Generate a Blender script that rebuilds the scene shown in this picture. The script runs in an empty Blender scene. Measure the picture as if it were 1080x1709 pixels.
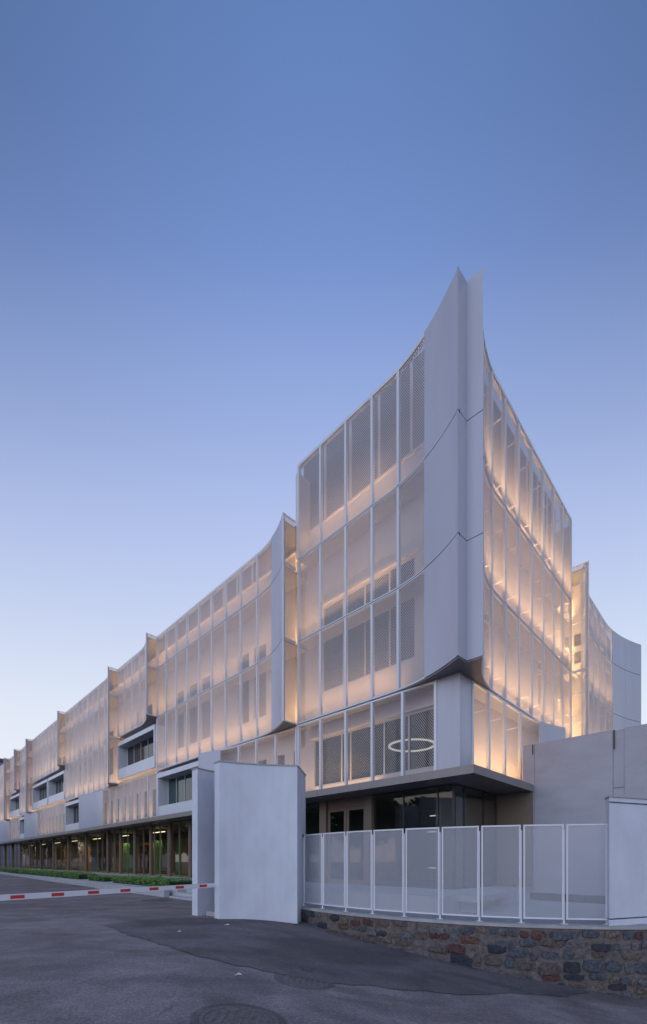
import bpy, math, random
from mathutils import Vector, Matrix
random.seed(7)
sc = bpy.context.scene
COL = sc.collection
PI = math.pi

# ---------------------------------------------------------------- camera, sky, exposure
EYE = 1.6
cam = bpy.data.cameras.new('camera'); camo = bpy.data.objects.new('camera', cam); COL.objects.link(camo)
camo.location = (0, 0, EYE); camo.rotation_euler = (PI/2, 0, 0)
cam.sensor_fit = 'VERTICAL'; cam.sensor_height = 36; cam.lens = 723/1709*36
cam.shift_y = (1437-854.5)/1709; cam.clip_end = 3000; cam.clip_start = .05
sc.camera = camo

def lin(c):
    return tuple(((v/255)/12.92 if v/255 <= .04045 else ((v/255+.055)/1.055)**2.4) for v in c) + (1,)

w = bpy.data.worlds.new('World'); sc.world = w; w.use_nodes = True
nt = w.node_tree; bg = nt.nodes['Background']
tc = nt.nodes.new('ShaderNodeTexCoord'); sep = nt.nodes.new('ShaderNodeSeparateXYZ')
nt.links.new(tc.outputs['Generated'], sep.inputs[0])
ramp = nt.nodes.new('ShaderNodeValToRGB'); cr = ramp.color_ramp
stops = [(0, (238, 238, 246)), (.2, (232, 236, 249)), (.32, (225, 232, 248)), (.39, (215, 225, 246)), (.589, (184, 199, 240)),
         (.643, (173, 190, 235)), (.745, (145, 168, 222)), (.812, (118, 146, 207)), (.861, (103, 133, 193)), (.893, (97, 128, 187)), (1, (84, 116, 176))]
for i, (p, c) in enumerate(stops):
    e = cr.elements[i] if i < 2 else cr.elements.new(p)
    e.position = p; e.color = lin(c)
sky = nt.nodes.new('ShaderNodeTexSky'); sky.sky_type = 'NISHITA'; sky.sun_disc = False
sky.sun_elevation = math.radians(1.5); sky.sun_rotation = math.radians(-115)
sca = nt.nodes.new('ShaderNodeVectorMath'); sca.operation = 'SCALE'; sca.inputs['Scale'].default_value = .05
nt.links.new(sky.outputs[0], sca.inputs[0])
scb = nt.nodes.new('ShaderNodeVectorMath'); scb.operation = 'SCALE'; scb.inputs['Scale'].default_value = .95
nt.links.new(ramp.outputs[0], scb.inputs[0])
def wm(op, a, b):
    n = nt.nodes.new('ShaderNodeMath'); n.operation = op
    for i, v in enumerate((a, b)):
        if isinstance(v, (int, float)): n.inputs[i].default_value = v
        else: nt.links.new(v, n.inputs[i])
    return n.outputs[0]
X_, Y_, Z_ = sep.outputs['X'], sep.outputs['Y'], sep.outputs['Z']
x2 = wm('MULTIPLY', X_, X_); z2 = wm('MULTIPLY', Z_, Z_)
den = wm('POWER', wm('ADD', wm('ADD', z2, wm('MULTIPLY', Y_, Y_)), wm('MULTIPLY', x2, .3)), .5)
nt.links.new(wm('DIVIDE', Z_, den), ramp.inputs[0])
z5 = wm('POWER', wm('MAXIMUM', Z_, 0.0), 5.0)
nt.links.new(wm('MULTIPLY', .95, wm('MAXIMUM', .65, wm('SUBTRACT', 1.0, wm('MULTIPLY', wm('MULTIPLY', x2, z5), 5.5)))), scb.inputs['Scale'])
add = nt.nodes.new('ShaderNodeVectorMath'); add.operation = 'ADD'
nt.links.new(sca.outputs[0], add.inputs[0]); nt.links.new(scb.outputs[0], add.inputs[1])
nt.links.new(add.outputs[0], bg.inputs[0]); bg.inputs[1].default_value = 1.0

sund = bpy.data.lights.new('sun', 'SUN'); sund.energy = 1.2; sund.angle = math.radians(75); sund.color = (.66, .79, 1)
suno = bpy.data.objects.new('sun', sund); COL.objects.link(suno)
suno.rotation_euler = Vector((-.55, -.85, .42)).to_track_quat('Z', 'Y').to_euler()

sc.view_settings.view_transform = 'Standard'; sc.view_settings.look = 'None'
sc.view_settings.exposure = 0; sc.view_settings.gamma = 1; sc.view_settings.use_curve_mapping = False
sc.render.engine = 'CYCLES'
cy = sc.cycles
cy.use_denoising = True; cy.transparent_max_bounces = 16; cy.max_bounces = 7; cy.diffuse_bounces = 4; cy.glossy_bounces = 4
cy.sample_clamp_indirect = 4; cy.caustics_reflective = False; cy.caustics_refractive = False
try: cy.denoising_prefilter = 'ACCURATE'
except Exception: pass

# ---------------------------------------------------------------- materials
MAT = {}
def nodes(name):
    m = bpy.data.materials.new(name); m.use_nodes = True
    t = m.node_tree; MAT[name] = m
    return m, t, t.nodes['Principled BSDF']

def simple(name, col, rough=.5, var=.0, scale=3.0, bump=0., bscale=60., metal=0., spec=.5, streak=0., coat=0.):
    m, t, b = nodes(name)
    b.inputs['Base Color'].default_value = (*col, 1); b.inputs['Roughness'].default_value = rough
    b.inputs['Metallic'].default_value = metal; b.inputs['Specular IOR Level'].default_value = spec
    b.inputs['Coat Weight'].default_value = coat
    geo = t.nodes.new('ShaderNodeNewGeometry')
    if var > 0:
        n = t.nodes.new('ShaderNodeTexNoise'); n.inputs['Scale'].default_value = scale; n.inputs['Detail'].default_value = 6
        n.inputs['Roughness'].default_value = .6
        mp = t.nodes.new('ShaderNodeMapping'); t.links.new(geo.outputs['Position'], mp.inputs[0])
        if streak: mp.inputs['Scale'].default_value = (1, 1, streak)
        t.links.new(mp.outputs[0], n.inputs['Vector'])
        r = t.nodes.new('ShaderNodeMapRange'); r.inputs['From Min'].default_value = .25; r.inputs['From Max'].default_value = .75
        r.inputs['To Min'].default_value = 1-var; r.inputs['To Max'].default_value = 1+var
        t.links.new(n.outputs[0], r.inputs[0])
        s = t.nodes.new('ShaderNodeVectorMath'); s.operation = 'SCALE'; s.inputs[0].default_value = col
        t.links.new(r.outputs[0], s.inputs['Scale']); t.links.new(s.outputs[0], b.inputs['Base Color'])
    if bump > 0:
        n2 = t.nodes.new('ShaderNodeTexNoise'); n2.inputs['Scale'].default_value = bscale; n2.inputs['Detail'].default_value = 4
        t.links.new(geo.outputs['Position'], n2.inputs['Vector'])
        bp = t.nodes.new('ShaderNodeBump'); bp.inputs['Strength'].default_value = bump; bp.inputs['Distance'].default_value = .01
        t.links.new(n2.outputs[0], bp.inputs['Height']); t.links.new(bp.outputs[0], b.inputs['Normal'])
    return m

def math_node(t, op, a, b=None, c=None):
    n = t.nodes.new('ShaderNodeMath'); n.operation = op
    for i, v in enumerate((a, b, c)):
        if v is None: continue
        if isinstance(v, (int, float)): n.inputs[i].default_value = v
        else: t.links.new(v, n.inputs[i])
    return n.outputs[0]

def perforated(name, col, pitch, r, rough=.4, transl=.2, yr=1.732):
    m, t, b = nodes(name)
    b.inputs['Base Color'].default_value = (*col, 1); b.inputs['Roughness'].default_value = rough
    uv = t.nodes.new('ShaderNodeUVMap'); s = t.nodes.new('ShaderNodeSeparateXYZ'); t.links.new(uv.outputs[0], s.inputs[0])
    x = math_node(t, 'DIVIDE', s.outputs[0], pitch); y = math_node(t, 'DIVIDE', s.outputs[1], pitch*yr)
    def d(off):
        fx = math_node(t, 'SUBTRACT', math_node(t, 'FRACT', math_node(t, 'ADD', x, off)), .5)
        fy = math_node(t, 'MULTIPLY', math_node(t, 'SUBTRACT', math_node(t, 'FRACT', math_node(t, 'ADD', y, off)), .5), yr)
        return math_node(t, 'ADD', math_node(t, 'MULTIPLY', fx, fx), math_node(t, 'MULTIPLY', fy, fy))
    # the sheet has thickness: seen aslant its holes close up
    gn = t.nodes.new('ShaderNodeNewGeometry'); dt = t.nodes.new('ShaderNodeVectorMath'); dt.operation = 'DOT_PRODUCT'
    t.links.new(gn.outputs['Incoming'], dt.inputs[0]); t.links.new(gn.outputs['True Normal'], dt.inputs[1])
    k_ = math_node(t, 'MINIMUM', 1.0, math_node(t, 'MULTIPLY_ADD', math_node(t, 'ABSOLUTE', dt.outputs['Value']), .85, .32))
    hole = math_node(t, 'LESS_THAN', math_node(t, 'MINIMUM', d(100.0), d(100.5)), math_node(t, 'MULTIPLY', k_, r*r))
    tr = t.nodes.new('ShaderNodeBsdfTransparent'); tl = t.nodes.new('ShaderNodeBsdfTranslucent')
    tl.inputs[0].default_value = (*col, 1)
    m1 = t.nodes.new('ShaderNodeMixShader'); m1.inputs[0].default_value = transl
    t.links.new(b.outputs[0], m1.inputs[1]); t.links.new(tl.outputs[0], m1.inputs[2])
    m2 = t.nodes.new('ShaderNodeMixShader'); t.links.new(hole, m2.inputs[0])
    t.links.new(m1.outputs[0], m2.inputs[1]); t.links.new(tr.outputs[0], m2.inputs[2])
    t.links.new(m2.outputs[0], t.nodes['Material Output'].inputs[0])
    return m

def glass(name, tint, opac, rough=.02):
    m, t, b = nodes(name)
    b.inputs['Base Color'].default_value = (*tint, 1); b.inputs['Roughness'].default_value = rough
    tr = t.nodes.new('ShaderNodeBsdfTransparent'); tr.inputs[0].default_value = (.72, .76, .74, 1)
    gl = t.nodes.new('ShaderNodeBsdfGlossy'); gl.inputs['Roughness'].default_value = rough
    fr = t.nodes.new('ShaderNodeFresnel'); fr.inputs[0].default_value = 1.5
    m1 = t.nodes.new('ShaderNodeMixShader'); m1.inputs[0].default_value = opac
    t.links.new(tr.outputs[0], m1.inputs[1]); t.links.new(b.outputs[0], m1.inputs[2])
    gm = t.nodes.new('ShaderNodeNewGeometry')   # the far face of a pane, met from inside the glass, does not mirror
    m2 = t.nodes.new('ShaderNodeMixShader'); t.links.new(math_node(t, 'MULTIPLY', math_node(t, 'MULTIPLY', fr.outputs[0], 1.8), math_node(t, 'SUBTRACT', 1.0, gm.outputs['Backfacing'])), m2.inputs[0])
    t.links.new(m1.outputs[0], m2.inputs[1]); t.links.new(gl.outputs[0], m2.inputs[2])
    t.links.new(m2.outputs[0], t.nodes['Material Output'].inputs[0])
    return m

def emit(name, col, st):
    m, t, b = nodes(name)
    b.inputs['Base Color'].default_value = (.8, .8, .8, 1)
    b.inputs['Emission Color'].default_value = (*col, 1); b.inputs['Emission Strength'].default_value = st
    return m

simple('white metal', (.60, .62, .68), .38, var=.05, scale=1.2, streak=.15)
simple('solid panel metal', (.43, .44, .52), .34, var=.08, scale=.8, streak=.2, bump=.05, bscale=8)
perforated('perforated metal', (.60, .595, .65), .058, .365, transl=.42)
perforated('coarse perforated metal', (.60, .595, .65), .076, .41, yr=1.4, transl=.42)
perforated('fence mesh', (.60, .62, .70), .024, .385, transl=.2)
simple('inner wall render', (.60, .54, .53), .8, var=.05, scale=2)
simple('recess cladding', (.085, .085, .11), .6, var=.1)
simple('walkway metal', (.26, .25, .27), .5, var=.1, scale=5)
simple('window dark glass', (.018, .022, .03), .07, spec=.9)
simple('window teal glass', (.02, .06, .06), .06, spec=.9)
simple('window frame metal', (.50, .48, .48), .5)
simple('dark frame metal', (.03, .03, .035), .4)
glass('clear glass', (.02, .03, .03), .12)
glass('shop glass', (.02, .03, .03), .08)
simple('bronze metal', (.17, .125, .10), .45, var=.08)
simple('canopy metal', (.24, .215, .215), .42, var=.06, streak=.3)
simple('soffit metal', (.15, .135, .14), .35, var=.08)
simple('pylon plaster', (.58, .61, .70), .75, var=.10, scale=1.6, streak=.6, bump=.15, bscale=40)
simple('grey wall render', (.33, .33, .385), .55, var=.10, scale=1.1, streak=2.5, bump=.1, bscale=20)
simple('coping metal', (.34, .34, .38), .4)
simple('concrete', (.34, .34, .36), .85, var=.18, scale=3, bump=.4, bscale=50)
simple('pale concrete', (.42, .43, .46), .8, var=.12, scale=2.5, bump=.3, bscale=40)
simple('mortar', (.115, .10, .10), .95, var=.6, scale=9, bump=1, bscale=45)
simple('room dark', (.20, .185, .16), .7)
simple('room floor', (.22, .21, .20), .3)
simple('green paint', (.15, .36, .10), .5)
simple('orange wood', (.55, .25, .07), .5, var=.1)
simple('book red', (.4, .08, .05), .7); simple('book cream', (.6, .5, .35), .7); simple('book blue', (.1, .16, .3), .7)
simple('boom white', (.66, .67, .72), .35, var=.04, scale=6)
simple('boom red', (.50, .025, .03), .4)
simple('opposite building render', (.55, .56, .60), .8, var=.05)
simple('far building', (.22, .25, .32), .8)
simple('brick orange', (.35, .12, .05), .8)
simple('leaf', (.15, .29, .065), .55, var=.6, scale=14)
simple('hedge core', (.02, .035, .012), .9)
simple('paper scrap', (.65, .65, .66), .8)
simple('cast iron', (.135, .12, .12), .75, var=.4, scale=20, bump=.6, bscale=90)
emit('warm strip glow', (1, .62, .3), 3.0)
emit('white lamp glow', (1, .95, .85), 1.1)
emit('warm lamp glow', (1, .8, .5), 5.0)
for nm, c in (('stone slate', (.060, .066, .085)), ('stone charcoal', (.028, .03, .042)), ('stone rust', (.095, .045, .036)),
              ('stone maroon', (.07, .030, .032)), ('stone tan', (.115, .092, .082)), ('stone grey', (.095, .092, .105)), ('stone brown', (.085, .066, .064))):
    simple(nm, c, .85, var=.85, scale=17, bump=1.0, bscale=24)

def asphalt(name, base, patch):
    m, t, b = nodes(name)
    geo = t.nodes.new('ShaderNodeNewGeometry')
    def noise(scale, det, rough=.6, dist=0, sy=1):
        mp = t.nodes.new('ShaderNodeMapping'); mp.inputs['Scale'].default_value = (1, sy, 1)
        n = t.nodes.new('ShaderNodeTexNoise'); n.inputs['Scale'].default_value = scale; n.inputs['Detail'].default_value = det
        n.inputs['Roughness'].default_value = rough; n.inputs['Distortion'].default_value = dist
        t.links.new(geo.outputs['Position'], mp.inputs[0]); t.links.new(mp.outputs[0], n.inputs['Vector']); return n.outputs[0]
    def rng(x, a, b_, c, d):
        r = t.nodes.new('ShaderNodeMapRange'); t.links.new(x, r.inputs[0])
        for i, v in enumerate((a, b_, c, d)): r.inputs[i+1].default_value = v
        return r.outputs[0]
    big = rng(noise(.33, 5, .55, 1.2, 1.8), .38, .62, 1-patch, 1+patch)
    mid = rng(noise(2.3, 6, .7, .5), .3, .7, .82, 1.18)
    fine = rng(noise(75, 3, .75), .3, .75, .45, 1.65)
    v = math_node(t, 'MULTIPLY', math_node(t, 'MULTIPLY', big, mid), fine)
    v = math_node(t, 'MULTIPLY', v, rng(noise(26, 5, .85), .32, .68, .50, 1.5))
    vo = t.nodes.new('ShaderNodeTexVoronoi'); vo.feature = 'DISTANCE_TO_EDGE'; vo.inputs['Scale'].default_value = .42
    dn = t.nodes.new('ShaderNodeTexNoise'); dn.inputs['Scale'].default_value = 1.6; dn.inputs['Detail'].default_value = 5
    t.links.new(geo.outputs['Position'], dn.inputs['Vector'])
    va = t.nodes.new('ShaderNodeVectorMath'); va.operation = 'MULTIPLY_ADD'; va.inputs[1].default_value = (.7, .7, 0)
    t.links.new(dn.outputs[1], va.inputs[0]); t.links.new(geo.outputs['Position'], va.inputs[2]); t.links.new(va.outputs[0], vo.inputs['Vector'])
    crack = rng(vo.outputs['Distance'], .0, .008, .55, 1.0); msk = rng(noise(.5, 2), .5, .6, 0, 1)
    ck = math_node(t, 'ADD', math_node(t, 'MULTIPLY', crack, msk), math_node(t, 'SUBTRACT', 1.0, msk))
    v = math_node(t, 'MULTIPLY', v, ck)
    s = t.nodes.new('ShaderNodeVectorMath'); s.operation = 'SCALE'; s.inputs[0].default_value = base
    t.links.new(v, s.inputs['Scale']); t.links.new(s.outputs[0], b.inputs['Base Color'])
    rr = rng(noise(1.2, 4), .3, .7, .62, .9); t.links.new(rr, b.inputs['Roughness'])
    bp = t.nodes.new('ShaderNodeBump'); bp.inputs['Strength'].default_value = .9; bp.inputs['Distance'].default_value = .012
    h = math_node(t, 'ADD', noise(75, 3, .8), math_node(t, 'MULTIPLY', noise(6, 4), 1.5))
    t.links.new(h, bp.inputs['Height']); t.links.new(bp.outputs[0], b.inputs['Normal'])
asphalt('asphalt', (.205, .175, .178), .26)
asphalt('fresh asphalt', (.120, .105, .110), .3)

# ---------------------------------------------------------------- geometry helpers
O = Vector((4.25, 13.5, 0)); Lu = Vector((-.7105, .7037, 0)); Rv = Vector((.7037, .7105, 0)); Z = Vector((0, 0, 1))
def UV(u, v, z=0): return O + Lu*u + Rv*v + Z*z
def FV(F, s, t, z=0):
    return UV(s, t, z) if F == 'L' else UV(t, s, z)

class MB:
    def __init__(self): self.v = []; self.f = []; self.uv = []
    def quad(self, a, b, c, d, uv=None):
        n = len(self.v); self.v += [Vector(p) for p in (a, b, c, d)]; self.f.append((n, n+1, n+2, n+3))
        self.uv.append(uv or ((0, 0), (1, 0), (1, 1), (0, 1)))
    def poly(self, pts):
        n = len(self.v); self.v += [Vector(p) for p in pts]; self.f.append(tuple(range(n, n+len(pts)))); self.uv.append([(0, 0)]*len(pts))
    def hexa(self, p):   # p: 8 corners, bottom 0-3 round, top 4-7
        n = len(self.v); self.v += [Vector(q) for q in p]
        c = sum((Vector(q) for q in p), Vector())/8
        for f in ((3, 2, 1, 0), (4, 5, 6, 7), (0, 1, 5, 4), (1, 2, 6, 5), (2, 3, 7, 6), (3, 0, 4, 7)):
            a, b, d = (Vector(p[f[0]]), Vector(p[f[1]]), Vector(p[f[2]]))
            nn = (b-a).cross(d-a); mid = sum((Vector(p[i]) for i in f), Vector())/4
            if nn.dot(mid-c) < 0: f = f[::-1]
            self.f.append(tuple(n+i for i in f)); self.uv.append(((0, 0), (1, 0), (1, 1), (0, 1)))
    def fbox(self, F, s0, s1, t0, t1, z0, z1):
        self.hexa([FV(F, s0, t0, z0), FV(F, s1, t0, z0), FV(F, s1, t1, z0), FV(F, s0, t1, z0),
                   FV(F, s0, t0, z1), FV(F, s1, t0, z1), FV(F, s1, t1, z1), FV(F, s0, t1, z1)])
    def box(self, a, b):
        (x0, y0, z0), (x1, y1, z1) = a, b
        self.hexa([(x0, y0, z0), (x1, y0, z0), (x1, y1, z0), (x0, y1, z0), (x0, y0, z1), (x1, y0, z1), (x1, y1, z1), (x0, y1, z1)])
    def bar(self, a, b, wd, h=None):
        a = Vector(a); b = Vector(b); h = h or wd; d = (b-a).normalized()
        sd = d.cross(Z)
        if sd.length < .01: sd = Vector((1, 0, 0))
        sd.normalize(); up = sd.cross(d).normalized()
        q = lambda c, i, j: c+sd*(i*wd/2)+up*(j*h/2)
        self.hexa([q(a, -1, -1), q(a, 1, -1), q(b, 1, -1), q(b, -1, -1), q(a, -1, 1), q(a, 1, 1), q(b, 1, 1), q(b, -1, 1)])
    def prism(self, pts, z0, z1, zf=None):     # pts: list of world xy; closed solid
        n = len(self.v); k = len(pts)
        area = sum(pts[i][0]*pts[(i+1) % k][1]-pts[(i+1) % k][0]*pts[i][1] for i in range(k))
        if area < 0: pts = pts[::-1]
        for p in pts: self.v.append(Vector((p[0], p[1], zf(p[0], p[1]) if zf else z0)))
        for p in pts: self.v.append(Vector((p[0], p[1], z1)))
        self.f.append(tuple(n+i for i in range(k))[::-1]); self.uv.append([(0, 0)]*k)
        self.f.append(tuple(n+k+i for i in range(k))); self.uv.append([(0, 0)]*k)
        for i in range(k):
            j = (i+1) % k
            self.f.append((n+i, n+j, n+k+j, n+k+i)); self.uv.append(((0, 0), (1, 0), (1, 1), (0, 1)))
    def ribbon(self, F, pts, th, z0, z1, off=0.):   # swept wall along (s,t) points, thickness inwards
        P = offset(pts, off); Q = offset(pts, off+th)
        for i in range(len(pts)-1):
            a, b, c, d = P[i], P[i+1], Q[i+1], Q[i]
            self.hexa([FV(F, *a, z0), FV(F, *b, z0), FV(F, *c, z0), FV(F, *d, z0), FV(F, *a, z1), FV(F, *b, z1), FV(F, *c, z1), FV(F, *d, z1)])
    def sheet(self, F, pts, z0, z1):
        l = pts[0][0]
        for i in range(len(pts)-1):
            a, b = pts[i], pts[i+1]; L = math.hypot(b[0]-a[0], b[1]-a[1])
            self.quad(FV(F, *a, z0), FV(F, *b, z0), FV(F, *b, z1), FV(F, *a, z1), ((l, z0), (l+L, z0), (l+L, z1), (l, z1))); l += L

def offset(pts, d):
    out = []
    for i, p in enumerate(pts):
        a = pts[max(0, i-1)]; b = pts[min(len(pts)-1, i+1)]
        dx, dy = b[0]-a[0], b[1]-a[1]; l = math.hypot(dx, dy)
        nx, ny = -dy/l, dx/l
        if ny < -1e-6 or (abs(ny) < 1e-6 and nx < 0): nx, ny = -nx, -ny
        out.append((p[0]+nx*d, p[1]+ny*d))
    return out

WL = {}; CACHE = {}
def build(name, mb, mat, parent=None, smooth=False):
    v = mb.v
    lo = Vector((min(p.x for p in v), min(p.y for p in v), min(p.z for p in v))); hi = Vector((max(p.x for p in v), max(p.y for p in v), 0))
    org = Vector(((lo.x+hi.x)/2, (lo.y+hi.y)/2, lo.z))
    isp = 'perf' in mat or 'mesh' in mat
    key = (mat, smooth, tuple(tuple(round(c, 3) for c in p-org) for p in v)) if len(v) < 80 and not isp else None
    me = CACHE.get(key) if key else None
    if me is None:
        me = bpy.data.meshes.new(name); me.from_pydata([tuple(p-org) for p in v], [], mb.f)
        if isp:
            ul = me.uv_layers.new(name='UVMap'); i = 0
            for uvs in mb.uv:
                for q in uvs: ul.data[i].uv = q; i += 1
        me.materials.append(MAT[mat])
        if smooth: me.shade_smooth()
        if key: CACHE[key] = me
    o = bpy.data.objects.new(name, me); COL.objects.link(o)
    o.location = org
    if parent: o.parent = parent; o.location = org-WL[parent.name]
    WL[o.name] = org
    return o
def root(name, label, cat, loc, group=None):
    o = bpy.data.objects.new(name, None); COL.objects.link(o); o.location = loc; o.empty_display_size = .3
    WL[o.name] = Vector(loc); return tag(o, label, cat, group)
def tag(o, label=None, cat=None, group=None, kind=None):
    if label: o['label'] = label
    if cat: o['category'] = cat
    if group: o['group'] = group
    if kind: o['kind'] = kind
    return o
def B(F, s0, s1, t0, t1, z0, z1):
    m = MB(); m.fbox(F, s0, s1, t0, t1, z0, z1); return m

# ---------------------------------------------------------------- ground
def sp(x): return math.log1p(math.exp(-abs(x))) + max(x, 0)
def sst(a, b, x):
    k = min(1, max(0, (x-a)/(b-a))); return k*k*(3-2*k)
def G(x, y):
    z = -.148*sp((min(x, 13)+2.3)*2)/2
    z += .24*sst(25, 58, y)*sst(-6, -18, x)
    return z
xs = [-600, -300, -150, -90, -60, -45, -35, -28, -22, -18, -15] + [-13+.5*i for i in range(54)] + [15, 18, 24, 40, 80, 200, 600]
ys = [-600, -200, -80, -40, -20, -10, -5, -2] + [-1+.5*i for i in range(46)] + [23, 25, 28, 32, 36, 42, 50, 60, 75, 100, 150, 300, 800]
m = MB(); nx = len(xs)
for y in ys:
    for x in xs: m.v.append(Vector((x, y, G(x, y))))
for j in range(len(ys)-1):
    for i in range(nx-1): a = j*nx+i; m.f.append((a, a+1, a+1+nx, a+nx)); m.uv.append([(0, 0)]*4)
tag(build('road', m, 'asphalt', smooth=True), 'worn dark asphalt road sloping down to the right', kind='structure')

# fence line / stone wall face
FP = [(-.62, 13.5), (-.03, 12.75), (.62, 12.05), (1.30, 11.45), (2.04, 10.92), (2.82, 10.45), (3.63, 10.05), (4.48, 9.78), (5.35, 9.6), (6.25, 9.5)]
def xyoff(pts, d):
    out = []
    for i, p in enumerate(pts):
        a = pts[max(0, i-1)]; b = pts[min(len(pts)-1, i+1)]; dx, dy = b[0]-a[0], b[1]-a[1]; l = math.hypot(dx, dy)
        out.append((p[0]+dy/l*d, p[1]-dx/l*d))
    return out
FACE = xyoff(FP, .2) + [(7.3, 9.36), (9, 9.75), (11, 10.3), (13, 11.0)]
def dens(pts, k=5):
    out = []
    for i in range(len(pts)-1):
        p0 = pts[max(0, i-1)]; p1 = pts[i]; p2 = pts[i+1]; p3 = pts[min(len(pts)-1, i+2)]
        for j in range(k):
            q = j/k
            out.append(tuple(.5*((2*p1[c])+(-p0[c]+p2[c])*q+(2*p0[c]-5*p1[c]+4*p2[c]-p3[c])*q*q+(-p0[c]+3*p1[c]-3*p2[c]+p3[c])*q**3) for c in (0, 1)))
    out.append(pts[-1]); return out
FD = dens(FACE)
# fresh asphalt patch, a sheet 4 mm above the road, wedge along the wall
low = [(-5.4, 10.7), (-4.2, 9.4), (-3.0, 8.2), (-1.6, 7.25), (-.3, 6.95), (.8, 7.05), (1.7, 7.25), (2.6, 7.55), (3.5, 7.95), (4.6, 8.4), (5.6, 9.0)]
up = [(-6.4, 10.6), (-5.0, 11.2), (-3.9, 12.3), (-3.1, 12.2), (-1.7, 12.8), (-.75, 12.6)]
m = MB(); lowd = dens(low, 6)
hi_ = [(-5.4, 10.9), (-4.9, 11.6), (-4.1, 12.2), (-2.9, 12.1), (-1.8, 12.5), (-.7, 12.75)] + [p for p in FD if -.7 < p[0] < 5.6 ] 
def samp(pts, q):
    L = [0]
    for i in range(len(pts)-1): L.append(L[-1]+math.dist(pts[i], pts[i+1]))
    d = q*L[-1]
    for i in range(len(pts)-1):
        if d <= L[i+1]+1e-9:
            k = (d-L[i])/(L[i+1]-L[i]); return (pts[i][0]*(1-k)+pts[i+1][0]*k, pts[i][1]*(1-k)+pts[i+1][1]*k)
    return pts[-1]
NQ, NR = 60, 12
rr = random.Random(3)
for i in range(NQ+1):
    a = samp(lowd, i/NQ); b = samp(hi_, i/NQ)
    a = (a[0], a[1]+rr.uniform(-.07, .07)+.05*math.sin(i*.55))
    for j in range(NR+1):
        k = j/NR; x, y = a[0]*(1-k)+b[0]*k, a[1]*(1-k)+b[1]*k
        m.v.append(Vector((x, y, G(x, y)+.012)))
for i in range(NQ):
    for j in range(NR): a = i*(NR+1)+j; m.f.append((a, a+1, a+NR+2, a+NR+1)); m.uv.append([(0, 0)]*4)
tag(build('fresh_asphalt_patch', m, 'fresh asphalt', smooth=True), 'darker fresh asphalt strip along the stone wall', kind='structure')

# terrace slab
m = MB()
tp = [p for p in xyoff(FD, -.25)]
poly = [tuple(p) for p in tp] + [(20, 13), (20, 24), (8, 24), (2.5, 18.5), (-1.6, 18.2), (-1.9, 14.6)]
m.prism(poly, -2.4, .19)
tag(build('terrace', m, 'pale concrete'), 'pale concrete terrace behind the mesh fence', kind='structure')
# podium under the glazing
m = MB(); m.prism([UV(-.75, -2.55)[:2], UV(11.6, -2.55)[:2], UV(11.6, 1.2)[:2], UV(1.2, 1.2)[:2], UV(1.2, 3.86)[:2], UV(-.75, 3.86)[:2]], .1, .67)
tag(build('podium', m, 'pale concrete'), 'low concrete podium under the canopy', kind='structure')
# forecourt of the long wing
m = MB(); m.fbox('L', 11.62, 90, -3.5, 1.2, -.4, .33); tag(build('forecourt', m, 'pale concrete'), 'raised pale forecourt along the long wing', kind='structure')
m = MB(); m.fbox('L', 13.5, 90, -1.1, 1.0, .334, .60); tag(build('pavement', m, 'concrete'), 'paved strip in front of the shop glazing', kind='structure')
kb = root('kerb', 'pale kerb stones edging the road before the long wing', 'kerb', UV(50, -3.55)); kb['kind'] = 'structure'
for i in range(62):
    s0 = 15.6+i*1.2
    build('kerb_stone', B('L', s0+.012, s0+1.188, -3.68, -3.505, -.3, .20+.24*sst(30, 58, s0)), 'pale concrete', kb)

# ---------------------------------------------------------------- lights
rl_ = random.Random(4)
def strip(parent, F, s0, s1, t, z, wpm, col=(1, .60, .27), wd=.1, tilt=.12):
    L = s1-s0
    mb = MB(); mb.fbox(F, s0, s1, t-.07, t+.07, z-.07, z-.01)
    h = build('light_strip', mb, 'white metal', parent)
    d = bpy.data.lights.new('strip_light', 'AREA'); d.shape = 'RECTANGLE'; d.size = L; d.size_y = wd; d.energy = wpm*L*rl_.uniform(.78, 1.25); d.color = col
    d.spread = math.radians(115)
    o = bpy.data.objects.new('strip_light', d); COL.objects.link(o)
    ax = (Lu if F == 'L' else Rv); inn = (Rv if F == 'L' else Lu)
    dr = (Z*1.0+inn*tilt).normalized(); zz = -dr; yy = zz.cross(ax).normalized(); xx = yy.cross(zz)
    R = Matrix((xx, yy, zz)).transposed().to_4x4()
    p = FV(F, (s0+s1)/2, t, z+.005)
    o.parent = h; o.matrix_local = Matrix.Translation(p-WL[h.name]) @ R
    return h

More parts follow.
